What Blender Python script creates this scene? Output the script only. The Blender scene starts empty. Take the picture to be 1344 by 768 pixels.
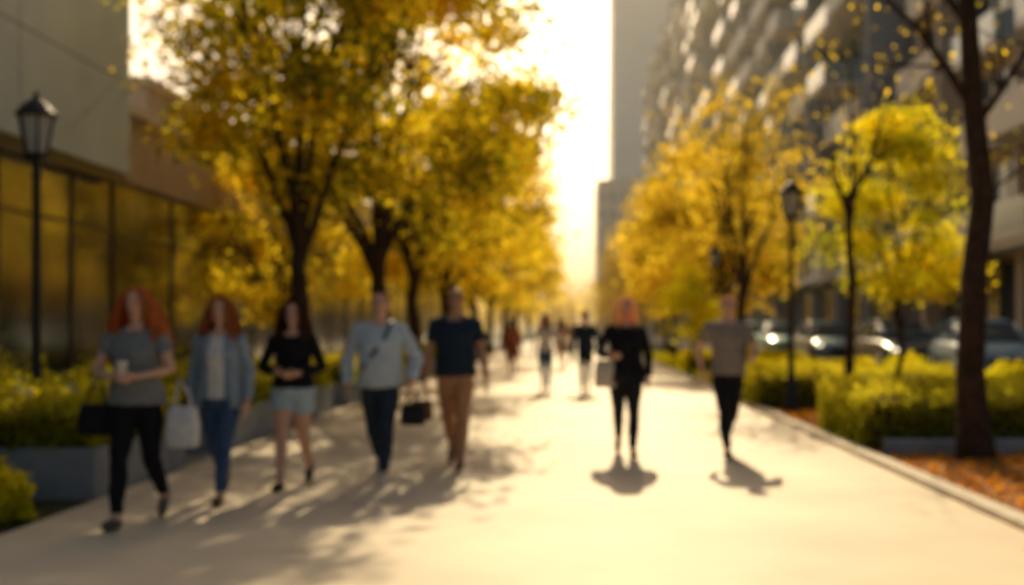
import bpy, math, random
import numpy as np
from mathutils import Vector, Matrix, noise
random.seed(7)
sc=bpy.context.scene
sc.view_settings.view_transform='Standard'
try: sc.view_settings.look='None'
except Exception: pass
sc.view_settings.exposure=0
COL=sc.collection

# ---------------------------------------------------------------- materials
def lk(nt,a,b): nt.links.new(a,b)
def pm(name,col,col2=None,rough=.8,scale=4,bump=0.0,metal=0,spec=.3,detail=6,emit=0,coord='Object'):
    m=bpy.data.materials.new(name); m.use_nodes=True; nt=m.node_tree
    b=nt.nodes['Principled BSDF']
    b.inputs['Base Color'].default_value=(*col,1); b.inputs['Roughness'].default_value=rough
    b.inputs['Metallic'].default_value=metal; b.inputs['Specular IOR Level'].default_value=spec
    if col2 is None: col2=tuple(c*.8 for c in col)
    tc=nt.nodes.new('ShaderNodeTexCoord'); n=nt.nodes.new('ShaderNodeTexNoise')
    n.inputs['Scale'].default_value=scale; n.inputs['Detail'].default_value=detail
    lk(nt,tc.outputs[coord],n.inputs['Vector'])
    r=nt.nodes.new('ShaderNodeValToRGB'); r.color_ramp.elements[0].position=.35; r.color_ramp.elements[1].position=.65
    r.color_ramp.elements[0].color=(*col2,1); r.color_ramp.elements[1].color=(*col,1)
    lk(nt,n.outputs['Fac'],r.inputs['Fac']); lk(nt,r.outputs['Color'],b.inputs['Base Color'])
    if bump:
        bp=nt.nodes.new('ShaderNodeBump'); bp.inputs['Strength'].default_value=bump; bp.inputs['Distance'].default_value=.02
        lk(nt,n.outputs['Fac'],bp.inputs['Height']); lk(nt,bp.outputs['Normal'],b.inputs['Normal'])
    if emit:
        b.inputs['Emission Color'].default_value=(*col,1); b.inputs['Emission Strength'].default_value=emit
    return m
def leafmat(name,cols,trans=.55,gain=1.0,mul=(1.8,1.75,1.0)):
    m=bpy.data.materials.new(name); m.use_nodes=True; nt=m.node_tree
    nt.nodes.remove(nt.nodes['Principled BSDF']); out=nt.nodes['Material Output']
    at=nt.nodes.new('ShaderNodeAttribute'); at.attribute_name='tint'
    r=nt.nodes.new('ShaderNodeValToRGB'); el=r.color_ramp.elements
    el[0].color=(*cols[0],1); el[1].color=(*cols[-1],1)
    for i,c in enumerate(cols[1:-1]):
        e=el.new((i+1)/(len(cols)-1)); e.color=(*c,1)
    lk(nt,at.outputs['Fac'],r.inputs['Fac'])
    d=nt.nodes.new('ShaderNodeBsdfDiffuse'); t=nt.nodes.new('ShaderNodeBsdfTranslucent'); mx=nt.nodes.new('ShaderNodeMixShader')
    g=nt.nodes.new('ShaderNodeMix'); g.data_type='RGBA'; g.blend_type='MULTIPLY'; g.inputs[0].default_value=1
    g.inputs[7].default_value=(mul[0]*gain,mul[1]*gain,mul[2]*gain,1)
    lk(nt,r.outputs['Color'],g.inputs[6]); lk(nt,g.outputs[2],t.inputs['Color'])
    lk(nt,r.outputs['Color'],d.inputs['Color']); mx.inputs[0].default_value=trans
    lk(nt,d.outputs[0],mx.inputs[1]); lk(nt,t.outputs[0],mx.inputs[2]); lk(nt,mx.outputs[0],out.inputs['Surface'])
    return m

# ---------------------------------------------------------------- mesh builder (quads only)
class MB:
    def __init__(s): s.V=[];s.Q=[];s.M=[];s.T=[];s.n=0
    def add(s,v,q,mat=0,tint=.5):
        v=np.asarray(v,float).reshape(-1,3); q=np.asarray(q,int).reshape(-1,4)
        s.V.append(v); s.Q.append(q+s.n); s.n+=len(v)
        s.M.append(np.full(len(q),mat)); s.T.append(np.broadcast_to(np.asarray(tint,float),(len(q),)))
    def box(s,x0,x1,y0,y1,z0,z1,mat=0):
        v=[(x0,y0,z0),(x1,y0,z0),(x1,y1,z0),(x0,y1,z0),(x0,y0,z1),(x1,y0,z1),(x1,y1,z1),(x0,y1,z1)]
        s.add(v,[(0,3,2,1),(4,5,6,7),(0,1,5,4),(1,2,6,5),(2,3,7,6),(3,0,4,7)],mat)
    def loft(s,rings,mat=0,closed=True,cap=True,tint=.5):
        R=[np.asarray(r,float) for r in rings]; n=len(R[0]); q=[]
        for i in range(len(R)-1):
            for j in range(n if closed else n-1):
                k=(j+1)%n; q.append((i*n+j,i*n+k,(i+1)*n+k,(i+1)*n+j))
        if cap and closed:
            b=(len(R)-1)*n
            for i in range(n//2-1):
                q.append((n-1-i,n-2-i,i+1,i)); q.append((b+i,b+i+1,b+n-2-i,b+n-1-i))
        s.add(np.concatenate(R),q,mat,tint)
    def tube(s,pts,rad,n=8,mat=0,tint=.5):
        P=[np.asarray(p,float) for p in pts]
        if np.isscalar(rad): rad=[rad]*len(P)
        rings=[];u=None
        for i,p in enumerate(P):
            t=P[min(i+1,len(P)-1)]-P[max(i-1,0)]; t=t/(np.linalg.norm(t)+1e-9)
            if u is None:
                a=np.array([1.,0,0]) if abs(t[0])<.8 else np.array([0,1.,0])
                u=a
            u=u-t*np.dot(u,t); u/=np.linalg.norm(u)+1e-9; w=np.cross(t,u)
            r=rad[i]; rx,ry=(r if isinstance(r,tuple) else (r,r))
            rings.append([p+u*math.cos(2*math.pi*k/n)*rx+w*math.sin(2*math.pi*k/n)*ry for k in range(n)])
        s.loft(rings,mat,tint=tint)
    def ell(s,c,r,mat=0,n=12,m=8):
        rings=[]
        for i in range(m+1):
            ph=-math.pi/2+math.pi*(i*.98+.01*m)/m
            rings.append([(c[0]+r[0]*math.cos(ph)*math.cos(2*math.pi*k/n),c[1]+r[1]*math.cos(ph)*math.sin(2*math.pi*k/n),c[2]+r[2]*math.sin(ph)) for k in range(n)])
        s.loft(rings,mat)
    def lathe(s,prof,c=(0,0),n=16,mat=0):
        s.loft([[(c[0]+r*math.cos(2*math.pi*k/n),c[1]+r*math.sin(2*math.pi*k/n),z) for k in range(n)] for r,z in prof],mat)
    def leaves(s,C,size,rng,mat=0,tint=None,asp=.6,flat=0.):
        N=len(C)
        if N==0: return
        a=rng.normal(size=(N,3)); a/=np.linalg.norm(a,axis=1)[:,None]
        b=rng.normal(size=(N,3))
        if flat: a[:,2]*=(1-flat); b[:,2]*=(1-flat)
        a/=np.linalg.norm(a,axis=1)[:,None]
        b-=a*(a*b).sum(1)[:,None]; b/=np.linalg.norm(b,axis=1)[:,None]
        sz=(np.asarray(size)*rng.uniform(.6,1.3,N))[:,None]
        v=np.stack([C-a*sz*.5,C+b*sz*.5*asp-a*sz*.05,C+a*sz*.5,C-b*sz*.5*asp-a*sz*.05],1).reshape(-1,3)
        if tint is None: tint=rng.uniform(0,1,N)
        s.add(v,np.arange(4*N).reshape(-1,4),mat,np.clip(tint,0,1))
    def mesh(s,name,mats,smooth=False):
        V=np.concatenate(s.V); Q=np.concatenate(s.Q); M=np.concatenate(s.M); T=np.concatenate(s.T)
        me=bpy.data.meshes.new(name); me.vertices.add(len(V)); me.vertices.foreach_set('co',V.ravel().astype(np.float32))
        me.loops.add(Q.size); me.loops.foreach_set('vertex_index',Q.ravel().astype(np.int32))
        me.polygons.add(len(Q)); me.polygons.foreach_set('loop_start',(np.arange(len(Q))*4).astype(np.int32))
        for m in mats: me.materials.append(m)
        me.polygons.foreach_set('material_index',M.astype(np.int32))
        me.polygons.foreach_set('use_smooth',np.full(len(Q),smooth))
        at=me.attributes.new('tint','FLOAT','FACE'); at.data.foreach_set('value',T.astype(np.float32))
        me.update(calc_edges=True); me.validate()
        return me
    def obj(s,name,mats,parent=None,smooth=False,bevel=0):
        return mkobj(name,s.mesh(name,mats,smooth),parent,bevel)
def mkobj(name,me,parent=None,bevel=0):
    o=bpy.data.objects.new(name,me); COL.objects.link(o)
    if parent: o.parent=parent
    if bevel:
        b=o.modifiers.new('bevel','BEVEL'); b.width=bevel; b.segments=2; b.limit_method='ANGLE'
    return o
def empty(name,loc=(0,0,0),rz=0,sc_=1):
    e=bpy.data.objects.new(name,None); COL.objects.link(e); e.location=loc; e.rotation_euler=(0,0,rz); e.scale=(sc_,)*3
    e.empty_display_size=.2; return e

# ---------------------------------------------------------------- world, sun, camera
EL,AZ=math.radians(31),math.radians(2.5)
w=bpy.data.worlds.new('World'); sc.world=w; w.use_nodes=True; nt=w.node_tree
bg=nt.nodes['Background']; sky=nt.nodes.new('ShaderNodeTexSky'); sky.sky_type='NISHITA'; sky.sun_disc=False
sky.sun_elevation=EL; sky.sun_rotation=AZ; sky.dust_density=6; sky.air_density=1.0; sky.ozone_density=.6
mx=nt.nodes.new('ShaderNodeMix'); mx.data_type='RGBA'; mx.blend_type='MULTIPLY'; mx.inputs[0].default_value=1
mx.inputs[7].default_value=(1.0,.91,.77,1)
lk(nt,sky.outputs[0],mx.inputs[6]); lk(nt,mx.outputs[2],bg.inputs['Color']); bg.inputs['Strength'].default_value=.1
L=bpy.data.lights.new('sun','SUN'); L.energy=5; L.angle=math.radians(.6); L.color=(1,.79,.46)
so=bpy.data.objects.new('sun',L); COL.objects.link(so)
S=Vector((math.sin(AZ)*math.cos(EL),math.cos(AZ)*math.cos(EL),math.sin(EL)))
so.rotation_euler=S.to_track_quat('Z','Y').to_euler(); so.location=(10,60,50)
cd=bpy.data.cameras.new('camera'); cam=bpy.data.objects.new('camera',cd); COL.objects.link(cam); sc.camera=cam
cam.location=(0,0,1.42); cam.rotation_euler=(math.pi/2,0,0); cd.sensor_width=36; cd.lens=40.18
cd.shift_x=-.0565; cd.shift_y=.0335; cd.clip_end=6000
cd.dof.use_dof=True; cd.dof.focus_distance=2.0; cd.dof.aperture_fstop=2.25

# ---------------------------------------------------------------- shared materials
M_ground=pm('ground_earth',(.12,.13,.05),(.09,.07,.04),.95,.6,.3)
M_path=pm('path_concrete',(.80,.66,.48),(.58,.47,.35),.65,.5,.08,detail=8)  # concrete mottle; the broad noise also paints slight dappled shade into the colour
M_side=pm('sidewalk_pavers',(.34,.30,.25),(.24,.21,.17),.85,1.5,.1)
M_kerb=pm('kerb_stone',(.76,.66,.52),(.6,.52,.42),.8,5,.1)
M_mulch=pm('mulch',(.5,.2,.045),(.26,.10,.025),.95,6,.6)
M_road=pm('road_asphalt',(.34,.30,.26),(.26,.23,.2),.85,2,.1)
M_conc=pm('planter_concrete',(.34,.36,.38),(.25,.27,.29),.85,3,.15)
M_bark=pm('bark',(.06,.035,.022),(.028,.018,.012),.95,9,.6)
M_gold=leafmat('leaves_gold',[(.15,.13,.012),(.42,.33,.02),(.56,.43,.03),(.68,.50,.035)],.62,1.2)
M_olive=leafmat('leaves_olive_gold',[(.055,.06,.01),(.22,.20,.016),(.50,.39,.022),(.68,.51,.03)],.62,1.25)
M_amber=leafmat('leaves_amber',[(.20,.15,.02),(.42,.31,.03),(.54,.40,.04),(.62,.45,.05)],.62,1.15)
M_lime=leafmat('leaves_yellow_green',[(.20,.23,.012),(.42,.41,.018),(.56,.50,.02),(.66,.53,.02)],.6,1.15)
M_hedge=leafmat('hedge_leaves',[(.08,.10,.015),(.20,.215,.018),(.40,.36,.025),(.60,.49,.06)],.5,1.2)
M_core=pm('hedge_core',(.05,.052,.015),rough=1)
M_orange=leafmat('fallen_leaf',[(.42,.15,.02),(.6,.26,.03),(.6,.31,.04),(.5,.2,.02)],.35)
M_metal=pm('dark_iron',(.02,.02,.022),rough=.45,metal=.3,spec=.5)
M_lglass=pm('lamp_glass',(.5,.5,.47),rough=.25,spec=.6)
M_flower=pm('white_petals',(.8,.78,.62),rough=.7)

# ---------------------------------------------------------------- ground
def sheet(name,x0,x1,y0,y1,z,mat):
    b=MB(); b.add([(x0,y0,z),(x1,y0,z),(x1,y1,z),(x0,y1,z)],[(0,1,2,3)]); return b.obj(name,[mat])
sheet('ground',-2500,2500,-300,4000,0,M_ground)
sheet('footpath',-3.85,3.12,-20,260,.012,M_path)
sheet('sidewalk',-8.2,-3.85,7.5,120,.008,M_side)
sheet('mulch_bed',3.3,7.6,2,24,.006,M_mulch)
sheet('road',7.8,14.4,-20,260,.008,M_road)
b=MB()
for i in range(60):
    y=-4+i*2.0; b.box(3.12,3.30,y+.006,y+1.994,-.05,.07)
    b.box(7.62,7.79,y+.006,y+1.994,-.05,.12)
b.obj('kerb',[M_kerb],bevel=.012)

rngL=np.random.default_rng(5)
def scatter(name,x0,x1,y0,y1,n,size,mat,z=.02,zs=.02):
    b=MB(); C=np.stack([rngL.uniform(x0,x1,n),rngL.uniform(y0,y1,n),z+np.abs(rngL.normal(0,zs,n))],1)
    b.leaves(C,size,rngL,flat=.75); return b.obj(name,[mat])
scatter('fallen_leaves',3.32,7.5,4,20,9000,.085,M_orange)
# lawn blades
b=MB(); n=20000
C=np.stack([rngL.uniform(3.5,7.5,n),rngL.uniform(21,60,n),rngL.uniform(.03,.12,n)],1); b.leaves(C,.14,rngL,asp=.25)
b.obj('lawn_grass',[M_lime])
sheet('lawn',3.35,7.6,24,60,.01,pm('lawn_soil',(.14,.15,.03),(.09,.1,.02),.95,2))

# ---------------------------------------------------------------- vegetation
def hedge(name,x0,x1,y0,y1,z0,z1,n,leaf,mat=None,seed=0):
    rng=np.random.default_rng(seed+11); b=MB(); m=.07
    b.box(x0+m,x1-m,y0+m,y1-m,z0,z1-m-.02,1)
    P=rng.uniform(0,1,(n,3)); side=rng.choice(5,n,p=[.4,.25,.13,.12,.1])
    P[side==0,2]=1; P[side==1,1]=0; P[side==2,0]=0; P[side==3,0]=1; P[side==4,1]=1
    C=np.array([x0,y0,z0])+P*np.array([x1-x0,y1-y0,z1-z0])
    bump=np.array([noise.noise(Vector(c)*2.3) for c in C])*.14
    C+=rng.normal(0,.04,(n,3)); C[:,2]+=bump*(P[:,2]); C[:,1]+=bump*.6*(side==1); C[:,2]=np.maximum(C[:,2],z0+.01)
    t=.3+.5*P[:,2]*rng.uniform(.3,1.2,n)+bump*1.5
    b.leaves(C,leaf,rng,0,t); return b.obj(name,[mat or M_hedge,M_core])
def shrub(name,x,y,r,h,n,leaf,mat=None,seed=0,z0=0,flowers=0):
    rng=np.random.default_rng(seed+51); b=MB()
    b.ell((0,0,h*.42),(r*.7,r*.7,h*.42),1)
    d=rng.normal(size=(n,3)); d/=np.linalg.norm(d,axis=1)[:,None]; d[:,2]=np.abs(d[:,2])*1.0
    k=np.array([1+.35*noise.noise(Vector(q)*2.5+Vector((seed,0,0))) for q in d])
    C=d*k[:,None]*rng.uniform(.75,1.05,n)[:,None]*np.array([r,r,h*.95]); C[:,2]+=.04
    C[::9,2]*=1.2
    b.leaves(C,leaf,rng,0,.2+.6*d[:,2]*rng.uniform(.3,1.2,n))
    if flowers:
        Fc=C[rng.integers(0,n,flowers)]*1.06
        for _ in range(4): b.leaves(Fc+rng.normal(0,.012,Fc.shape),.05,rng,2,asp=.9)
    o=b.obj(name,[mat or M_hedge,M_core,M_flower]); o.location=(x,y,z0); return o
def treemesh(name,H,r0,fork,crx,crz,czc,nclump,nleaf,leaf,lmat,seed,nlimb=5,lean=(0,0),clr=.62,ncone=0,hole=0.2):
    rng=np.random.default_rng(seed); b=MB()
    tp=[np.array([0,0,-.1])]; k=5
    for i in range(1,k+1):
        f=i/k; tp.append(np.array([lean[0]*f+rng.normal(0,.035)*H/8,lean[1]*f+rng.normal(0,.035)*H/8,fork*f]))
    rad=[r0*1.45,r0*1.05]+[r0*(1-.3*i/k) for i in range(2,k+1)]
    b.tube(tp,rad,10,1)
    top=tp[-1]
    C=[]
    while len(C)<nclump:
        p=rng.normal(size=3); p/=np.linalg.norm(p); q=p*rng.uniform(.35,1)**.5
        if ncone: 
            s_=1-.75*(q[2]*.5+.5)**1.3; q=np.array([q[0]*s_*1.25,q[1]*s_*1.25,q[2]])
        C.append(q*np.array([crx,crx,crz])*(1+.22*noise.noise(Vector(p)*1.7+Vector((seed*3.1,0,0))))+np.array([lean[0],lean[1],czc]))
    C=np.array(C)
    ang=np.arange(nlimb)/nlimb*2*math.pi+rng.uniform(0,.6,nlimb)
    ends=[]
    for i,a in enumerate(ang):
        rr=crx*rng.uniform(.35,.6); ends.append(np.array([lean[0]+math.cos(a)*rr,lean[1]+math.sin(a)*rr,czc+crz*rng.uniform(-.25,.45)]))
    ends.append(np.array([lean[0],lean[1],czc+crz*.75])); ends=np.array(ends); limbs=[]
    for e in ends:
        st=top*rng.uniform(.86,1) ; mid=st*.45+e*.55+np.array([0,0,-.05*H])*rng.uniform(-.3,1)+rng.normal(0,.12,3)*H/8
        q1=st*.75+mid*.25+rng.normal(0,.04,3); pts=[st-np.array([0,0,.15]),q1,mid,mid*.4+e*.6+rng.normal(0,.1,3)*H/8,e]
        b.tube(pts,[r0*.5,r0*.42,r0*.3,r0*.18,r0*.07],7,1); limbs.append(pts)
    for c in C:
        j=np.argmin(np.linalg.norm(ends-c,axis=1)); L_=limbs[j]; s_=L_[rng.integers(2,4)]
        m=(s_+c)/2+rng.normal(0,.12,3)*H/8
        b.tube([s_,m,c],[r0*.16,r0*.10,r0*.03],5,1)
    per=rng.dirichlet(np.ones(nclump)*3)*nleaf
    for c,nn in zip(C,per):
        nn=int(nn); s_=clr*rng.uniform(.7,1.25)
        P=rng.normal(size=(nn,3))*np.array([s_,s_,s_*.6])*.62; P[:,2]-=.12*(P[:,0]**2+P[:,1]**2)
        base=rng.uniform(.1,.9)
        b.leaves(c+P,leaf,rng,0,base+rng.normal(0,.18,nn))
    return b.mesh(name,[lmat,M_bark])
def place(name,me,x,y,rz=0,s=1):
    o=mkobj(name,me); o.location=(x,y,0); o.rotation_euler=(0,0,rz); o.scale=(s,s,s); return o

# left avenue
place('autumn_tree',treemesh('autumn_tree',9.8,.16,2.9,2.6,3.3,6.5,72,12500,.16,M_olive,1,6,clr=.58),-4.15,17.5)
place('autumn_tree',treemesh('autumn_tree',9.8,.18,2.7,3.5,3.5,6.5,92,16500,.165,M_olive,2,5),-3.6,21.5)
tA=treemesh('autumn_tree_a',9.5,.2,2.6,3.5,3.3,6.0,72,8000,.21,M_gold,3,6)
tB=treemesh('autumn_tree_b',9.2,.2,2.4,3.5,3.3,5.7,72,8000,.22,M_gold,4,5)
for i,(x,y) in enumerate([(-4.0,29.5),(-4.1,38),(-4.0,47),(-4.1,58),(-4.1,72),(-4.2,90),(-4.2,115)]):
    place('autumn_tree',(tA,tB)[i%2],x,y,i*1.3,1.0)
place('autumn_tree',tB,-6.6,26,2.2,.62)
# right avenue
rC=treemesh('amber_tree_a',8.2,.15,2.4,2.7,2.9,5.3,60,6500,.21,M_amber,6,5)
rD=treemesh('amber_tree_b',8.0,.15,2.2,2.8,2.9,5.1,60,6500,.21,M_amber,7,6)
for i,(x,y) in enumerate([(4.9,37),(5.0,44.5),(4.8,53),(5.3,63),(4.9,76),(5.1,94),(5.0,118),(7.4,49)]):
    place('amber_tree',(rC,rD)[i%2],x,y,i*1.7,1.0)
place('amber_tree',treemesh('amber_tree_near',7.0,.12,2.6,1.6,2.1,5.0,34,1500,.12,M_amber,8,5,clr=.5),3.8,25)
place('young_tree',treemesh('young_tree',5.4,.055,1.6,1.15,1.65,3.5,56,9000,.1,M_lime,9,5,clr=.36,ncone=1),5.2,18)
place('young_tree',treemesh('young_tree_small',3.6,.05,1.0,.75,1.1,2.2,30,2600,.11,M_lime,10,4,clr=.34,ncone=1),3.3,31)
place('slender_tree',treemesh('slender_tree',6,.075,3.4,1.3,1.4,4.6,22,200,.07,M_gold,12,5,clr=.4),4.16,17)
# big dark tree at right, nearly bare
b=MB()
T=[(4.31,12.1,-.1),(4.27,12.1,.35),(4.24,12.1,.95),(4.28,12.1,2.0),(4.38,12.12,2.75),(4.27,12.1,3.75),(4.2,12.05,4.7),(4.1,12.1,6.0),(4.2,12.2,7.6)]
b.tube(T,[.24,.175,.15,.135,.125,.115,.095,.07,.03],12,1)
br=[([(4.27,12.1,3.7),(3.95,12.0,4.15),(3.6,11.9,4.55),(3.1,11.8,4.95),(2.5,11.9,5.6)],.05),
    ([(3.75,11.95,4.4),(3.6,11.6,4.9),(3.5,11.4,5.5)],.028),([(3.95,12.0,4.15),(3.6,12.4,4.25),(3.15,12.7,4.45)],.022),
    ([(4.29,12.1,3.55),(4.6,12.2,3.95),(4.95,12.3,4.45),(5.4,12.4,5.3)],.055),([(4.7,12.2,4.1),(5.2,12.0,4.2),(5.7,11.9,4.5)],.025),
    ([(4.2,12.05,4.6),(3.9,12.6,5.4),(3.4,13,6.4)],.05),([(4.15,12.1,5.3),(4.7,11.6,6.1),(5.2,11.3,7)],.045),([(4.36,12.1,2.8),(4.75,12.2,3.05),(5.2,12.3,3.5)],.022)]
rg=np.random.default_rng(3)
for pts,r in br:
    k=len(pts); b.tube(pts,[r*(1-.75*i/(k-1)) for i in range(k)],8,1)
    for _ in range(7):
        i=rg.integers(1,k); s_=np.array(pts[i]); e=s_+rg.normal(0,.28,3)+np.array([0,0,.3]); b.tube([s_,(s_+e)/2+rg.normal(0,.04,3),e],[r*.3,r*.2,r*.06],5,1)
        b.leaves(e+rg.normal(0,.14,(5,3)),.07,rg,0)
b.obj('street_tree',[M_gold,M_bark],smooth=False)
# distant mass
b=MB(); rg=np.random.default_rng(44)
for i in range(70):
    x=rg.uniform(-60,60); y=rg.uniform(165,185); h=rg.uniform(6,10); c=np.array([x,y,h*.55])
    b.leaves(c+rg.normal(size=(260,3))*np.array([2.2,2,h*.22]),.75,rg,0); b.tube([(x,y,0),(x,y,h*.6)],.2,5,1)
b.obj('distant_trees',[M_amber,M_bark])

# right hedges
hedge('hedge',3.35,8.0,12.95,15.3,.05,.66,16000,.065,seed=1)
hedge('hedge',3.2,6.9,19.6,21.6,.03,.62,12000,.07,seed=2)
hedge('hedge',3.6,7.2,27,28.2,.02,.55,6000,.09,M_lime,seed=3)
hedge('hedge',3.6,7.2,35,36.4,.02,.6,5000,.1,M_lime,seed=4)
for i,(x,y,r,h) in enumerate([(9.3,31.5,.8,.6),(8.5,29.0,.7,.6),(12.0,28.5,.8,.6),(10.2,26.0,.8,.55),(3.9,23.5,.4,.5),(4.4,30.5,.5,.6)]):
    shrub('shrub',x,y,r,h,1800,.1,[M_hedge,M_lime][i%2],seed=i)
b=MB()
for i in range(4): b.box(3.5+i*1.2,3.5+i*1.2+1.19,12.62,12.82,-.05,.17)
b.obj('garden_kerb',[M_conc],bevel=.015)

# left planters with plants
def planter(x0,x1,y0,y1,h,seed):
    e=empty('planter',((x0+x1)/2,(y0+y1)/2,0)); W=(x1-x0)/2; D=(y1-y0)/2; t=.09
    b=MB(); b.box(-W,W,-D,-D+t,0,h); b.box(-W,W,D-t,D,0,h); b.box(-W,-W+t,-D+t,D-t,0,h-.003); b.box(W-t,W,-D+t,D-t,0,h-.003)
    b.obj('box_walls',[M_conc],e,bevel=.012)
    b=MB(); b.box(-W+t,W-t,-D+t,D-t,.02,h-.06); b.obj('soil',[M_core],e)
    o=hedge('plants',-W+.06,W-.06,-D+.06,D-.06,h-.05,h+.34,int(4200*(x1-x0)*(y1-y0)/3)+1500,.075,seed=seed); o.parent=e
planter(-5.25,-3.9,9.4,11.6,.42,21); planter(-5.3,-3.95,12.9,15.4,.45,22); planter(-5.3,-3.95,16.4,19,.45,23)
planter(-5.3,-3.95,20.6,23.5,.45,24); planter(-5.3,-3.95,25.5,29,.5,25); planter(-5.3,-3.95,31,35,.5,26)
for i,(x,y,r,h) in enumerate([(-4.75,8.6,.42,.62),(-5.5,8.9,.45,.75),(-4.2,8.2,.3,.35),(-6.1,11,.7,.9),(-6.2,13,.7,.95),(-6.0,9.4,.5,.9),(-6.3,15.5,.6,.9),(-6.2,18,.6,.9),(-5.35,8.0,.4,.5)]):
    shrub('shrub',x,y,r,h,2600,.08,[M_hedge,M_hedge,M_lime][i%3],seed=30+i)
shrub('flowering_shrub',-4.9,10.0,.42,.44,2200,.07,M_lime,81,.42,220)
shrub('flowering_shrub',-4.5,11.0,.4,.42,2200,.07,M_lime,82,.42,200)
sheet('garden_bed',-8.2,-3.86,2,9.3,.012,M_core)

# ---------------------------------------------------------------- street lamps
def lamp(x,y,h=3.9):
    e=empty('street_lamp',(x,y,0)); zl=h-.68
    b=MB(); b.lathe([(.15,0),(.15,.12),(.11,.16),(.10,.5),(.075,.6),(.06,.66),(.048,1.2),(.042,zl-.25),(.06,zl-.22),(.045,zl-.16),(.05,zl-.05),(.12,zl-.01),(.125,zl+.02)],n=14)
    b.obj('post',[M_metal],e,True)
    b=MB(); b.lathe([(.105,zl+.02),(.175,zl+.40)],n=6); b.obj('lantern_glass',[M_lglass],e)
    b=MB()
    for k in range(6):
        a=2*math.pi*k/6; c,s_=math.cos(a),math.sin(a)
        b.tube([(c*.11,s_*.11,zl+.01),(c*.185,s_*.185,zl+.41)],.014,6)
    b.lathe([(.205,zl+.40),(.215,zl+.43),(.12,zl+.54),(.07,zl+.58),(.03,zl+.60),(.035,zl+.63),(.008,zl+.68)],n=12)
    b.obj('lantern_frame',[M_metal],e)
lamp(-5.6,12.0); lamp(3.66,18.9); lamp(4.3,34); lamp(-5.6,33)

# ---------------------------------------------------------------- left buildings
M_panel=pm('concrete_panel',(.38,.44,.50),(.29,.34,.39),.7,.6,.05)
M_brown=pm('brown_stone',(.46,.36,.30),(.38,.30,.24),.85,1.2,.05)
M_glassS=pm('shop_glass',(.50,.50,.45),(.13,.14,.125),.13,.6,.0,metal=.8,spec=1.0,detail=2)  # bright and dark reflection patches painted into the glass colour by noise
M_frame=pm('bronze_frame',(.14,.12,.10),rough=.4,metal=.6)
def storefront(e,y0,y1,step,zt):
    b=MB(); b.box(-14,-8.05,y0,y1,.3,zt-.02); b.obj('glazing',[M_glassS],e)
    b=MB(); b.box(-14,-7.95,y0+.01,y1-.01,0,.3)
    b.box(-8.045,-8.02,y0+.01,y1-.01,zt-1.0,zt-.95)
    y=y0
    while y<=y1-.1: b.box(-8.045,-8.01,y+.02,y+.08,.302,zt-.03); y+=step
    b.obj('mullions',[M_frame],e)
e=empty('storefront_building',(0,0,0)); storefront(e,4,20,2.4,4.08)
b=MB()
for j in range(4):
    for i,(z0,z1) in enumerate([(4.08,5.65),(5.67,9.2),(9.22,13)]):
        b.box(-16,-7.7,4+j*4+.012,8+j*4-.012,z0,z1)
b.obj('concrete_upper_storeys',[M_panel],e)
b=MB(); b.box(-7.95,-7.72,4.1,19.9,3.9,4.07); b.obj('soffit_beam',[M_frame],e)
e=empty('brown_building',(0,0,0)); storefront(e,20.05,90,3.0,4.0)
b=MB(); b.box(-14,-7.85,20.05,90,4.0,5.2); b.box(-14.2,-7.75,20.03,90.1,5.2,5.35); b.box(-16,-9.6,26,90,5.35,6.9); b.box(-16.1,-9.5,25.9,90.1,6.9,7.1)
b.obj('brown_walls',[M_brown],e)
b=MB()
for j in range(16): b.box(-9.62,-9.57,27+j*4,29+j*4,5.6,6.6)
b.obj('upper_windows',[M_glassS],e)

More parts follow.
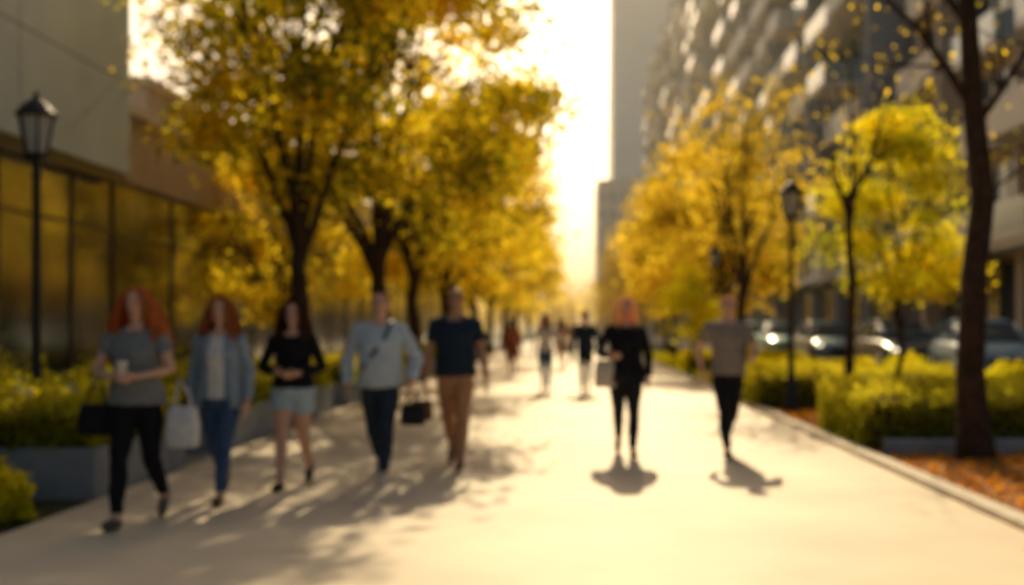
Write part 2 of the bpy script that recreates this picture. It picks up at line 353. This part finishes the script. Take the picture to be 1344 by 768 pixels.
# ---------------------------------------------------------------- right buildings
M_aw=pm('apartment_wall',(.40,.44,.49),(.33,.37,.42),.85,.5)
M_ap=pm('balcony_panel',(.80,.78,.74),(.70,.68,.65),.7,1)
M_bw=pm('beige_wall',(.58,.49,.40),(.50,.42,.34),.85,.5)
M_wg=pm('window_glass',(.06,.10,.13),(.03,.05,.07),.1,.4,spec=.9)
M_bg=pm('balcony_glass',(.36,.48,.56),(.29,.40,.47),.2,.4,spec=.8)
def apartment(name,X,y0,y1,fl,fh,bay,wall,panel,proj,seed,g=4.3):
    rd=random.Random(seed); e=empty(name,(0,0,0)); H=g+fl*fh
    b=MB(); b.box(X,X+16,y0,y1,g,H); b.box(X-.3,X+16,y0-.2,y1+.2,H+.002,H+.5); b.box(X+1.2,X+16,y0+.02,y1-.02,0,g)
    nb=int((y1-y0)/bay)
    for j in range(nb+1):
        y=y0+j*bay
        b.box(X-.25 if j%2 else X-proj*.9,X-.004,y,y+.35,g+.02,H-.03)
        b.box(X-.1,X+.7,y,y+.6,.0,g-.01)
    b.obj('walls_and_piers',[wall],e)
    W=MB();F=MB();P=MB();G=MB()
    W.box(X+1.0,X+1.19,y0+.3,y1-.3,.2,g-.5)
    for j in range(nb):
        for i in range(fl):
            ya=y0+j*bay+.4; yb=y0+(j+1)*bay-.1; z=g+i*fh; mid=(ya+yb)/2
            W.box(X-.03,X+.1,ya+.25,mid-.05,z+.15,z+fh-.55); W.box(X-.03,X+.1,mid+.15,yb-.25,z+.8,z+fh-.55)
            F.box(X-.08,X-.034,ya+.9,ya+.98,z+.16,z+fh-.56); F.box(X-.08,X-.034,mid-.05,mid+.15,z+.16,z+fh-.56)
            k=rd.random()
            if k<.72:
                a=ya if rd.random()<.6 else mid-.8; c=yb if rd.random()<.6 else mid+1.0; pr=proj*rd.choice([.7,1,1,1.15])
                P.box(X-pr,X-.002,a,c,z-.12,z+.12)
                T_=P if rd.random()<.5 else G
                T_.box(X-pr,X-pr+.08,a+.01,c-.01,z+.125,z+1.12); T_.box(X-pr+.085,X-.01,a+.01,a+.08,z+.125,z+1.11); T_.box(X-pr+.085,X-.01,c-.08,c-.01,z+.125,z+1.11)
            else: P.box(X-.2,X-.002,ya,yb,z-.1,z+.1)
    W.obj('windows',[M_wg],e); F.obj('window_frames',[panel],e); P.obj('balconies',[panel],e); G.obj('balcony_screens',[M_bg],e)
    b=MB(); b.box(X-1.2,X-.01,y0+.1,y1-.1,g-.35,g-.02); b.obj('ground_floor_canopy',[panel],e)
apartment('apartment_building',15,51,205,13,3.15,6.4,M_aw,M_ap,1.9,1)
apartment('beige_apartment_building',15,22,49.5,9,3.3,5.2,M_bw,pm('cream_balcony',(.78,.72,.63),(.68,.63,.55),.7,1),1.3,2)
e=empty('office_tower',(0,0,0)); b=MB(); b.box(10.8,34,290,320,0,135); b.obj('tower_core',[pm('tower_glass',(.75,.80,.80),(.68,.74,.75),.3,.1,metal=.5,spec=.6)],e)
b=MB()
for i in range(34): b.box(10.7,34.1,289.9,320.1,3.8+i*3.9,4.3+i*3.9)
for i in range(9): b.box(10.85+i*2.8,11.1+i*2.8,289.7,289.88,0,135)
b.obj('tower_bands',[pm('tower_band',(.8,.8,.78),rough=.6)],e)
e=empty('distant_office_block',(0,0,0)); b=MB(); b.box(5.5,14,230,250,0,31); b.obj('walls',[pm('pale_concrete',(.75,.73,.7))],e)
b=MB()
for i in range(8):
    for j in range(4): b.box(6+j*2.2,7.0+j*2.2,229.9,229.98,2+i*3.5,4.0+i*3.5)
b.obj('windows',[M_bg],e)

# ---------------------------------------------------------------- cars
def car(x,y,col,rz=0,lit=True):
    e=empty('parked_car',(x,y,0),rz,1.12); n=20
    Mb=pm('car_paint',col,tuple(c*.93 for c in col),.28,1,spec=.7)
    Mt=pm('tyre',(.02,.02,.02),rough=.9); Mr=pm('rim',(.45,.45,.46),rough=.35,metal=.8)
    def ring(yy,w_,z0,z1,p=.42):
        r=[]
        for k in range(n):
            a=2*math.pi*k/n; c,s_=math.cos(a),math.sin(a)
            r.append((w_*math.copysign(abs(c)**p,c),yy,(z0+z1)/2+(z1-z0)/2*math.copysign(abs(s_)**p,s_)))
        return r
    b=MB(); b.loft([ring(*s_) for s_ in [(-2.22,.62,.36,.60),(-2.15,.80,.26,.68),(-1.9,.86,.22,.76),(-1.5,.89,.2,.84),(-.95,.9,.2,.93),(0,.91,.2,.95),(1,.91,.2,.98),(1.7,.89,.2,.98),(2.1,.84,.26,.92),(2.22,.70,.36,.78)]]); b.obj('body',[Mb],e,True)
    b=MB(); b.loft([ring(*s_) for s_ in [(-1.05,.74,.8,.93),(-.75,.73,.8,1.12),(-.3,.69,.8,1.37),(.4,.67,.8,1.43),(1.1,.66,.8,1.38),(1.6,.69,.8,1.16),(1.9,.72,.8,.98)]]); b.obj('windows',[M_wg],e,True)
    b=MB(); b.loft([ring(*s_) for s_ in [(-.32,.60,1.36,1.385),(0,.62,1.37,1.45),(.5,.62,1.37,1.46),(1.1,.60,1.34,1.405)]])
    for sx in (-1,1):
        b.tube([(sx*.80,-1.0,.92),(sx*.69,-.3,1.36)],.035,6); b.tube([(sx*.70,1.1,1.36),(sx*.79,1.85,.97)],.05,6); b.tube([(sx*.74,.35,.93),(sx*.67,.35,1.4)],.035,6)
        b.ell((sx*.98,-.75,1.0),(.1,.07,.07))
    b.obj('roof_and_pillars',[Mb],e,True)
    b=MB()
    for sx in (-1,1):
        for yy in (-1.38,1.35):
            xs=sx*.80
            b.tube([(xs-.11,yy,.33),(xs-.09,yy,.33),(xs+.09,yy,.33),(xs+.12,yy,.33)],[.28,.33,.33,.28],20,0); b.tube([(xs+sx*.115,yy,.33),(xs+sx*.135,yy,.33)],.2,14,1)
    b.obj('wheels',[Mt,Mr],e,True)
    b=MB()
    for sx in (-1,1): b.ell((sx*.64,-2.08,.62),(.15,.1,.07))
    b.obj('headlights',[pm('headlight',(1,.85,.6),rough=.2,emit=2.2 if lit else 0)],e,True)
    b=MB(); b.box(-.4,.4,-2.235,-2.15,.42,.56); b.box(-.26,.26,-2.245,-2.236,.34,.41); b.obj('grille',[M_metal],e)
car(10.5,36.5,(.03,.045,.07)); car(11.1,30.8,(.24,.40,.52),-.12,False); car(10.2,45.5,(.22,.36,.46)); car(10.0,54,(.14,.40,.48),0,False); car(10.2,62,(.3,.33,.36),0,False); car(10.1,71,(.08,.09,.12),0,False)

# ---------------------------------------------------------------- people
SK=pm('skin',(.66,.40,.28),(.58,.34,.24),.55,8,spec=.35); SKd=pm('skin_tan',(.46,.25,.16),(.40,.21,.13),.55,8,spec=.35)
EYW=pm('eye_white',(.7,.68,.65),rough=.3); EYD=pm('iris',(.03,.02,.015),rough=.3); LIP=pm('lips',(.4,.12,.1),rough=.5)
def cl(name,c,s=30): return pm(name,c,tuple(k*.75 for k in c),.9,s,.25,spec=.15)
def hairmat(name,c):
    return leafmat(name,[tuple(k*.55 for k in c),c,tuple(min(1,k*1.3) for k in c)],.62,1.0,(1.7,1.55,1.2))
def evalmesh(b,vox,sm):
    o=b.obj('tmp',[],None)
    m=o.modifiers.new('r','REMESH'); m.mode='VOXEL'; m.voxel_size=vox
    s_=o.modifiers.new('s','SMOOTH'); s_.iterations=sm; s_.factor=.5
    dg=bpy.context.evaluated_depsgraph_get(); me=bpy.data.meshes.new_from_object(o.evaluated_get(dg))
    old=o.data; bpy.data.objects.remove(o); bpy.data.meshes.remove(old); return me
def segd(P,a,b):
    a=np.asarray(a);b=np.asarray(b);ab=b-a;t=np.clip(((P-a)@ab)/(ab@ab),0,1); return np.linalg.norm(P-(a+t[:,None]*ab),axis=1),t
def el_ring(cx,cy,z,rx,ry,n=20): return [(cx+rx*math.cos(2*math.pi*k/n),cy+ry*math.sin(2*math.pi*k/n),z) for k in range(n)]
def hand(b,wr,d,pn,curl,sgn):
    d=d/np.linalg.norm(d); pn=pn-d*np.dot(pn,d); pn/=np.linalg.norm(pn); lat=np.cross(d,pn)*sgn
    rings=[]
    for t,th,wd in ((-.02,.022,.024),(.02,.017,.031),(.06,.015,.038),(.092,.012,.036)):
        c=wr+d*t; rings.append([c+lat*math.cos(2*math.pi*k/12)*wd+pn*math.sin(2*math.pi*k/12)*th for k in range(12)])
    b.loft(rings)
    for off,ln in ((-.029,.062),(-.010,.076),(.010,.082),(.029,.076)):
        p=wr+d*.085+lat*off; a=curl*.5; pts=[p-d*.02,p]
        for k,f in enumerate((.45,.31,.24)):
            dd=d*math.cos(a)+pn*math.sin(a); p=p+dd*ln*f; pts.append(p); a+=curl
        b.tube(pts,[.009,.0092,.0088,.008,.006],8)
    p=wr+d*.03+lat*.026; dd=d*.6+lat*.7+pn*.25; dd/=np.linalg.norm(dd); q=p+dd*.038; r=q+(d*.85+lat*.25+pn*.4)*.028
    b.tube([p-dd*.012,p,q,r,r+(d*.8+pn*.5)*.02],[.013,.013,.0105,.0095,.007],8)
def person(name,x,y,H,fem,ph,wrists,top,bot,sleeve=.6,shoe=None,hair=(.1,.05,.02),hs='short',skin=None,legs='pants',fat=1,yaw=0,hem=.92,pitch=0,inner=None,vol=1,curl=(.35,.35),bag=None,vox=.010,jacket=False,stride=1,hlen=1.36,fit=1.0,strap=False,prop=None,logo=False,headyaw=0,splay=.5):
    e=empty(name,(x,y,0),yaw,H/1.75); skin=skin or SK; b=MB(); seg=[]
    sh=.17 if fem else .19
    if fem: rings=[(.82,0,.10,.085),(.87,.01,.165,.11),(.93,.012,.178,.115),(1.0,.005,.15,.10),(1.10,0,.124,.09),(1.18,-.003,.13,.092),(1.27,-.018,.15,.118),(1.34,-.008,.155,.105),(1.41,0,.155,.085),(1.455,.005,.115,.068),(1.48,.008,.065,.055),(1.51,.006,.048,.05)]
    else: rings=[(.82,0,.11,.09),(.87,.01,.162,.112),(.93,.01,.168,.118),(1.0,.0,.158,.112),(1.10,-.005,.152,.108),(1.2,-.005,.163,.112),(1.30,-.008,.18,.122),(1.38,-.002,.182,.108),(1.43,0,.172,.088),(1.465,.005,.125,.072),(1.49,.008,.072,.062),(1.52,.006,.058,.058)]
    fz=lambda z:1+(fat-1)*max(0,1-abs(z-1.1)/.35)
    b.loft([el_ring(0,cy-(fat-1)*.12*max(0,1-abs(z-1.08)/.25),z,rx*fz(z),ry*(1+(fz(z)-1)*1.6)) for z,cy,rx,ry in rings])
    Rh=Matrix.Rotation(math.radians(headyaw),3,'Z')@Matrix.Rotation(math.radians(pitch),3,'X'); pv=Vector((0,0,1.54))
    def hd(p): return np.array([tuple(Rh@(Vector(q)-pv)+pv) for q in np.asarray(p,float).reshape(-1,3)])
    def hadd(tgt,fn):
        t=MB(); fn(t)
        V=hd(np.concatenate(t.V)); Q=np.concatenate(t.Q); M=np.concatenate(t.M); T=np.concatenate(t.T)
        tgt.V.append(V); tgt.Q.append(Q+tgt.n); tgt.n+=len(V); tgt.M.append(M); tgt.T.append(T)
    nk=.046 if fem else .056
    b.tube([(0,.008,1.44),(0,.005,1.52),(0,0,1.60)],[nk*1.15,nk,nk],14)
    def headf(t):
        t.loft([el_ring(0,cy,z,rx,ry,18) for z,cy,rx,ry in [(1.528,-.042,.022,.022),(1.54,-.035,.038,.04),(1.56,-.018,.053,.066),(1.59,-.006,.063,.083),(1.63,0,.071,.093),(1.67,.004,.076,.097),(1.71,.006,.07,.088),(1.735,.008,.05,.064),(1.75,.008,.02,.025)]])
        t.tube([(0,-.086,1.655),(0,-.100,1.63),(0,-.108,1.612)],[.009,.012,.016],8)
        for sx in(-1,1): t.ell((sx*.077,.008,1.635),(.011,.02,.032))
    hadd(b,headf)
    for s_ in (-1,1):
        fwd=(s_==ph)
        a=math.radians((19 if fwd else -11)*stride); k=math.radians((6 if fwd else 34)*stride); p=math.radians((-6 if fwd else 42)*stride)
        dr=lambda q:np.array([0,-math.sin(q),-math.cos(q)])
        hip=np.array([s_*.086,0.,.90]); kn=hip+.43*dr(a)+np.array([-s_*.008,0,0]); an=kn+.40*dr(a-k)+np.array([-s_*.012,0,0])
        f=fit; tk=1.06 if fem else 1.0
        b.tube([hip+np.array([0,0,.04]),hip*.7+kn*.3,hip*.35+kn*.65,kn,kn*.72+an*.28+np.array([0,.012,0]),kn*.35+an*.65,an],[.083*tk*f,.082*tk*f,.066*tk*f,.052*f,.053*f,.042*f,.034*f],16)
        fd=np.array([s_*.08,-math.cos(p),-math.sin(p)]); fu=np.array([0,-math.sin(p),math.cos(p)])
        hp=an-fd*.045-fu*.045; tp_=an+fd*.185-fu*.058
        b.tube([hp-fd*.02,hp,an+fd*.05-fu*.045,an+fd*.13-fu*.055,tp_],[.024,.036,.038,.036,.02],12)
        b.tube([an,an-fu*.03],[.036,.036],12)
        seg+= [(hip,kn,.08,'thigh'),(kn,an,.05,'shin'),(an-fd*.06-fu*.05,tp_,.04,'foot')]
    hb=MB(); hw=[]
    for i,s_ in enumerate((-1,1)):
        Sx=np.array([s_*sh,.0,1.405]); W=np.array(wrists[i],float); u,f_=.29,.255
        d=np.linalg.norm(W-Sx); D=min(d,(u+f_)*.995); W=Sx+(W-Sx)/d*D; dirn=(W-Sx)/D
        ca=(u*u+D*D-f_*f_)/(2*u*D); hint=np.array([s_*splay,.7,-.1]); hint-=dirn*np.dot(hint,dirn); hint/=np.linalg.norm(hint)
        E=Sx+dirn*u*ca+hint*u*math.sqrt(max(0,1-ca*ca)); am=.9 if fem else 1.05
        b.tube([np.array([s_*sh*.75,0,1.41]),Sx,Sx*.6+E*.4,E,E*.7+W*.3,W],[.05*am,.051*am,.047*am,.038*am,.038*am,.025*am],14)
        seg+=[(Sx,E,.047,'uarm%d'%i),(E,W,.035,'farm%d'%i)]; fdv=(W-E)/np.linalg.norm(W-E)
        pn=np.array([-s_*1.,.15,0]) if W[2]<1.0 else np.array([-s_*.6,.1,.5])
        hand(hb,W,fdv,pn,curl[i],-s_); hw.append((W,fdv))
    me=evalmesh(b,vox,5); n=len(me.vertices); P=np.empty(n*3,np.float32); me.vertices.foreach_get('co',P); P=P.reshape(-1,3).astype(float)
    N=np.empty(n*3,np.float32); me.vertices.foreach_get('normal',N); N=N.reshape(-1,3)
    segs=[((-.06,0,.98),(-.06,0,1.38),.105,'torso'),((.06,0,.98),(.06,0,1.38),.105,'torso'),((0,0,1.5),(0,0,1.70),.075,'head')]+seg
    def label(P):
        D=[];Tt=[]
        for a_,b_,r_,l_ in segs:
            d_,t_=segd(P,a_,b_); D.append(d_/r_); Tt.append(t_)
        D=np.array(D);Tt=np.array(Tt); j=D.argmin(0); t=Tt[j,np.arange(len(P))]; nm=np.array([q[3] for q in segs])[j]
        out=np.zeros(len(P),int)
        tor=nm=='torso'; th=nm=='thigh'; z=P[:,2]
        out[tor]=1; neck=(z>1.468)|((z>1.43)&(np.abs(P[:,0])<.06)&(P[:,1]<0)); out[tor&neck]=0
        out[th]=2; out[(th|tor)&(z<hem)]=2; out[th&(z>=hem)]=1
        ua=np.char.startswith(nm,'uarm'); fa=np.char.startswith(nm,'farm')
        out[ua]=np.where(t[ua]<min(1,sleeve/.5),1,0) if sleeve<.5 else 1
        out[fa]=np.where(t[fa]<(sleeve-.5)/.5,1,0) if sleeve>.5 else 0
        out[nm=='shin']=2; out[(nm=='shin')&(t>.93)]=0; out[nm=='foot']=3
        if legs=='shorts': out[th&(t>.42)]=0; out[nm=='shin']=0
        if legs=='skirt': out[th&(t>.3)]=0; out[nm=='shin']=0
        if inner is not None:
            out[(out==1)&(tor|th)&(P[:,1]<-.02)&(np.abs(P[:,0])<.062+.02*(1.2-z))]=4
        return out
    lv=label(P); off=np.array([0,.012,.007,.003,.004])[lv]
    if legs=='shorts': off[lv==2]=.022
    if not fem: off[(lv==1)]+=.006
    off[(lv==1)&(P[:,2]<1.15)]+=.008
    nz=np.array([noise.noise(Vector(p)*9)+.6*noise.noise(Vector(p)*21) for p in P]); off=off+np.where((lv==1)|(lv==2),nz*.009,0)
    P2=P+N*off[:,None]; me.vertices.foreach_set('co',P2.astype(np.float32).ravel())
    lf=label(np.array([P[list(p.vertices)].mean(0) for p in me.polygons]))
    for m in (skin,top,bot,shoe or M_metal,inner or top): me.materials.append(m)
    me.polygons.foreach_set('material_index',lf.astype(np.int32)); me.polygons.foreach_set('use_smooth',np.ones(len(lf),bool)); me.update()
    me.name='body'; mkobj('body',me,e)
    zmin=P2[:,2].min(); e.location.z=-zmin*H/1.75+.012
    if vox<.015: hm=evalmesh(hb,.0045,1); hm.materials.append(skin); hm.polygons.foreach_set('use_smooth',np.ones(len(hm.polygons),bool)); mkobj('hands',hm,e)
    else: hb.obj('hands',[skin],e,True)
    fb=MB()
    def facef(t):
        for sx in(-1,1):
            t.ell((sx*.031,-.082,1.645),(.014,.012,.009),0); t.ell((sx*.031,-.092,1.645),(.006,.004,.006),1)
            t.tube([(sx*.016,-.094,1.664),(sx*.032,-.094,1.668),(sx*.048,-.084,1.662)],.0035,6,3)
        t.tube([(-.022,-.086,1.580),(0,-.094,1.579),(.022,-.086,1.580)],[.003,.0075,.003],8,2)
    hadd(fb,facef); hmt=hairmat('hair',hair); fb.obj('face',[EYW,EYD,LIP,hmt],e,True)
    rng=np.random.default_rng(int(abs(x)*100)+3); h=MB()
    def hairf(t):
        if hs=='short': t.ell((0,.018,1.672),(.081,.098,.087),0,18,12)
        elif hs=='buzz': t.ell((0,.018,1.673),(.0775,.094,.081),0,18,12)
        else: t.ell((0,.017,1.672),(.086,.101,.09),0,18,12)
    hadd(h,hairf)
    if hs=='short':
        def sf(t):
            d=rng.normal(size=(420,3)); d/=np.linalg.norm(d,axis=1)[:,None]; d[:,2]=np.abs(d[:,2])*1-.15; d=d[~((d[:,1]<-.35)&(d[:,2]<.35))]
            t.leaves(np.array([0,.018,1.672])+d*np.array([.083,.1,.09]),.035,rng,0)
        hadd(h,sf)
    if hs=='long':
        arcs=[]
        a0=math.radians(50)
        for z,rx,ry in [(1.73,.07,.085),(1.69,.088,.10),(1.63,.09,.103),(1.56,.085,.10),(1.49,.08,.095),(hlen+.05,.08,.10),(hlen,.07,.10)]:
            arcs.append([(rx*math.sin(a0+(2*math.pi-2*a0)*k/17),.012-ry*math.cos(a0+(2*math.pi-2*a0)*k/17),z) for k in range(18)])
        def lf_(t): t.loft(arcs,0,closed=False,cap=False)
        hadd(h,lf_)
        def st(t):
            for q in range(520):
                a=rng.uniform(math.radians(38),math.radians(322)); v=rng.uniform(.92,1.28); wv=rng.uniform(0,6.28); ze=hlen+rng.normal(0,.045)
                pts=[]
                for zz,rr,ry in [(1.76,.02,.03),(1.742,.062,.075),(1.70,.090,.103),(1.62,.098*(.6+.4*vol),.108),(1.54,.104*vol,.11),(1.46,.112*vol,.112),(ze,.118*vol,.112)]:
                    wob=.012*math.sin(wv+zz*38)*(1 if zz<1.65 else .3)
                    pts.append(np.array([(rr*v+wob)*math.sin(a),.012-(ry*v+wob)*math.cos(a),max(zz,ze)]))
                tg=np.array([math.cos(a),math.sin(a),0])*.006
                V=[];Q=[]
                for k,pp in enumerate(pts): V+= [pp-tg,pp+tg]
                for k in range(len(pts)-1): Q.append((2*k,2*k+1,2*k+3,2*k+2))
                t.add(V,Q,0,rng.uniform(0,1))
        hadd(h,st)
    h.obj('hair',[hmt],e,True)
    if jacket:
        j=MB(); arcs=[]; a0=math.radians(32)
        for z,rx,ry in [(1.44,.16,.10),(1.36,.175,.125),(1.25,.175,.142),(1.12,.165,.128),(1.0,.185,.14),(.90,.215,.155),(.82,.225,.16)]:
            arcs.append([(rx*math.sin(a0+(2*math.pi-2*a0)*k/25)*(1+.03*math.sin(k*2.1)),-ry*math.cos(a0+(2*math.pi-2*a0)*k/25),z) for k in range(26)])
        j.loft(arcs,0,closed=False,cap=False); o=j.obj('open_jacket',[top],e,True); sm=o.modifiers.new('t','SOLIDIFY'); sm.thickness=.008
    if legs=='skirt':
        j=MB(); j.loft([el_ring(0,0,1.0,.16,.12,24),el_ring(0,0,.85,.2,.17,24),el_ring(0,-.01,.58,.25,.24,24)],0,cap=False); j.obj('skirt',[bot],e,True)
    if strap:
        j=MB(); j.tube([(.10,.03,1.49),(.105,-.07,1.46),(.06,-.145,1.34),(-.03,-.17,1.2),(-.12,-.155,1.08),(-.18,-.09,1.0),(-.19,.03,.97)],[(.018,.006)]*7,8); j.obj('cross_strap',[M_metal],e,True)
    if logo:
        j=MB(); j.ell((0,-.135,1.27),(.065,.012,.03)); j.obj('shirt_print',[pm('print_white',(.5,.5,.5))],e,True)
    if prop=='cup':
        j=MB(); c=(hw[0][0]+hw[1][0])/2+np.array([0,-.06,-.02]); j.lathe([(.028,c[2]),(.038,c[2]+.12),(.041,c[2]+.125),(.036,c[2]+.14)],(c[0],c[1]),16); j.obj('paper_cup',[pm('paper',(.7,.68,.64))],e,True)
    for side,kind,col in (bag or []):
        W,fdv=hw[0 if side<0 else 1]; j=MB(); c=(W+fdv*.09)
        if kind=='elbow': c=np.array([side*(sh+.10),.0,1.1])
        if kind=='tote': c=np.array([side*(sh+.03),-.07,1.27])
        if kind=='shop': c=np.array([side*(sh+.13),.02,1.08])
        zz=c[2]; bw,bh,bd=(.13,.23,.055) if kind!='shop' else (.12,.30,.07)
        if kind=='hand': bw,bh=.115,.19
        if kind=='tote': bw,bh=.12,.30
        top_z=zz-(.12 if kind=='hand' else .2); cx=c[0]+side*.03; cy=c[1]
        rs=[]
        for f,wx,wd in [(0,.8,.8),(.04,.97,.98),(.5,1.0,1.0),(.9,.88,.7),(1,.82,.3)]:
            rs.append([(cx+bw*wx*math.copysign(abs(math.cos(a))**.45,math.cos(a)),cy+bd*wd*math.copysign(abs(math.sin(a))**.6,math.sin(a)),top_z-bh*(1-f)) for a in [2*math.pi*k/20 for k in range(20)]])
        j.loft(rs,0)
        for dy in (-.02,.02): j.tube([(cx-bw*.5,cy+dy,top_z-.02),(cx-bw*.38,cy+dy,top_z+.1),(cx-side*.03,cy+dy*.3,zz+.005),(cx+bw*.38,cy+dy,top_z+.1),(cx+bw*.5,cy+dy,top_z-.02)],.006,6)
        j.obj('bag',[cl('bag_material',col)],e,True)
    return e
black=cl('black_fabric',(.014,.014,.018)); denim=cl('denim',(.06,.11,.22)); navy=cl('navy_fabric',(.02,.034,.06))
dn=lambda s,dz=0:(s*.275,-.03,.865+dz)
person('woman',-3.09,8.16,1.70,True,-1,[(-.07,-.24,1.10),(.08,-.24,1.11)],cl('grey_top',(.21,.225,.24)),black,.28,pm('shoe_grey',(.12,.11,.1)),(.58,.27,.10),'long',vol=1.6,hlen=1.33,hem=.90,pitch=8,bag=[(-1,'elbow',(.02,.018,.02)),(1,'shop',(.70,.70,.70))],curl=(.6,.6),prop='cup',fat=1.22,fit=1.06,splay=1.2)
person('woman',-2.82,9.22,1.65,True,1,[(-.25,.02,.88),(.25,-.06,.88)],cl('cardigan_blue_grey',(.28,.37,.46)),denim,.97,pm('shoe_brown',(.1,.06,.04)),(.45,.20,.08),'long',vol=1.25,hlen=1.36,hem=.9,inner=cl('white_top',(.78,.78,.78)),jacket=True,fat=1.1)
person('woman',-2.42,10.0,1.64,True,-1,[(-.09,-.22,1.10),(.10,-.22,1.09)],black,cl('light_denim',(.44,.58,.70)),.97,pm('shoe_black',(.04,.035,.03)),(.12,.06,.035),'long',vol=1.3,hlen=1.38,hem=.95,legs='shorts',logo=True,curl=(.5,.5),fat=1.18,fit=1.06,splay=1.0)
person('man',-1.73,10.44,1.74,False,1,[(-.30,-.04,.9),(.30,-.1,.93)],cl('light_blue_shirt',(.50,.60,.70)),cl('dark_jeans',(.03,.045,.07)),.97,pm('shoe_white',(.7,.68,.65)),(.16,.09,.05),'short',fat=1.18,hem=.88,strap=True,bag=[(1,'hand',(.025,.025,.03))],fit=1.12,curl=(.4,.8),splay=.8)
person('man',-1.15,11.5,1.81,False,1,[(-.29,-.03,.87),(.30,-.02,.87)],navy,cl('tan_trousers',(.50,.27,.14)),.3,pm('shoe_tan',(.2,.1,.05)),(.06,.04,.03),'buzz',SKd,hem=.90,fit=1.15,bag=[(-1,'hand',(.18,.08,.04))],curl=(.8,.4),fat=1.1)
person('woman',.61,12.45,1.74,True,1,[(-.17,-.2,1.12),(.25,-.02,.88)],black,cl('black_trousers',(.022,.022,.026)),.97,pm('shoe_beige',(.3,.2,.14)),(.85,.70,.48),'long',vol=1.1,hlen=1.48,hem=.86,bag=[(-1,'tote',(.68,.60,.5))],curl=(.6,.4),jacket=True,fit=1.08)
person('man',1.72,12.45,1.76,False,-1,[(-.27,.05,.94),(.22,-.2,1.08)],cl('taupe_tee',(.27,.235,.21)),black,.3,pm('shoe_dark',(.05,.04,.035)),(.5,.32,.18),'short',hem=.90,curl=(.5,.5),yaw=.12,splay=.4,fit=1.08)
R=dict(vox=.018)
person('woman',-.53,24.8,1.70,True,1,[dn(-1),dn(1)],cl('cream_blouse',(.78,.72,.66)),denim,.5,None,(.5,.35,.2),'long',**R)
person('man',.33,24.2,1.75,False,-1,[dn(-1),(.28,-.12,.9)],navy,black,.97,None,(.06,.04,.03),'short',**R)
person('woman',-1.69,33.8,1.66,True,-1,[dn(-1),dn(1)],cl('rust_coat',(.38,.12,.06)),cl('rust_skirt',(.3,.1,.05)),.97,None,(.1,.06,.04),'long',legs='skirt',**R)
person('woman',-.25,38,1.68,True,1,[dn(-1),dn(1)],cl('pink_coat',(.6,.42,.36)),cl('beige_skirt',(.5,.4,.3)),.97,None,(.2,.12,.06),'long',legs='skirt',**R)
person('man',.1,46,1.78,False,1,[dn(-1),dn(1)],cl('tan_jacket',(.45,.3,.18)),denim,.97,None,(.05,.03,.02),'short',**R)
person('man',-2.3,44,1.75,False,-1,[dn(-1),dn(1)],navy,black,.97,None,(.05,.03,.02),'short',**R)
person('woman',-1.0,52,1.68,True,-1,[dn(-1),dn(1)],cl('grey_coat',(.3,.3,.32)),black,.97,None,(.1,.06,.03),'long',**R)
person('man',2.6,50,1.75,False,1,[dn(-1),dn(1)],cl('brown_jacket',(.15,.09,.05)),black,.97,None,(.05,.03,.02),'short',**R)

# ---------------------------------------------------------------- thin sunlit haze in the distance
m=bpy.data.materials.new('haze'); m.use_nodes=True; nt=m.node_tree; nt.nodes.remove(nt.nodes['Principled BSDF'])
v=nt.nodes.new('ShaderNodeVolumeScatter'); v.inputs['Color'].default_value=(1,.90,.72,1); v.inputs['Density'].default_value=.0009; v.inputs['Anisotropy'].default_value=.6
lk(nt,v.outputs[0],nt.nodes['Material Output'].inputs['Volume'])
b=MB(); b.box(-120,120,42,420,-1,60); b.obj('haze',[m])
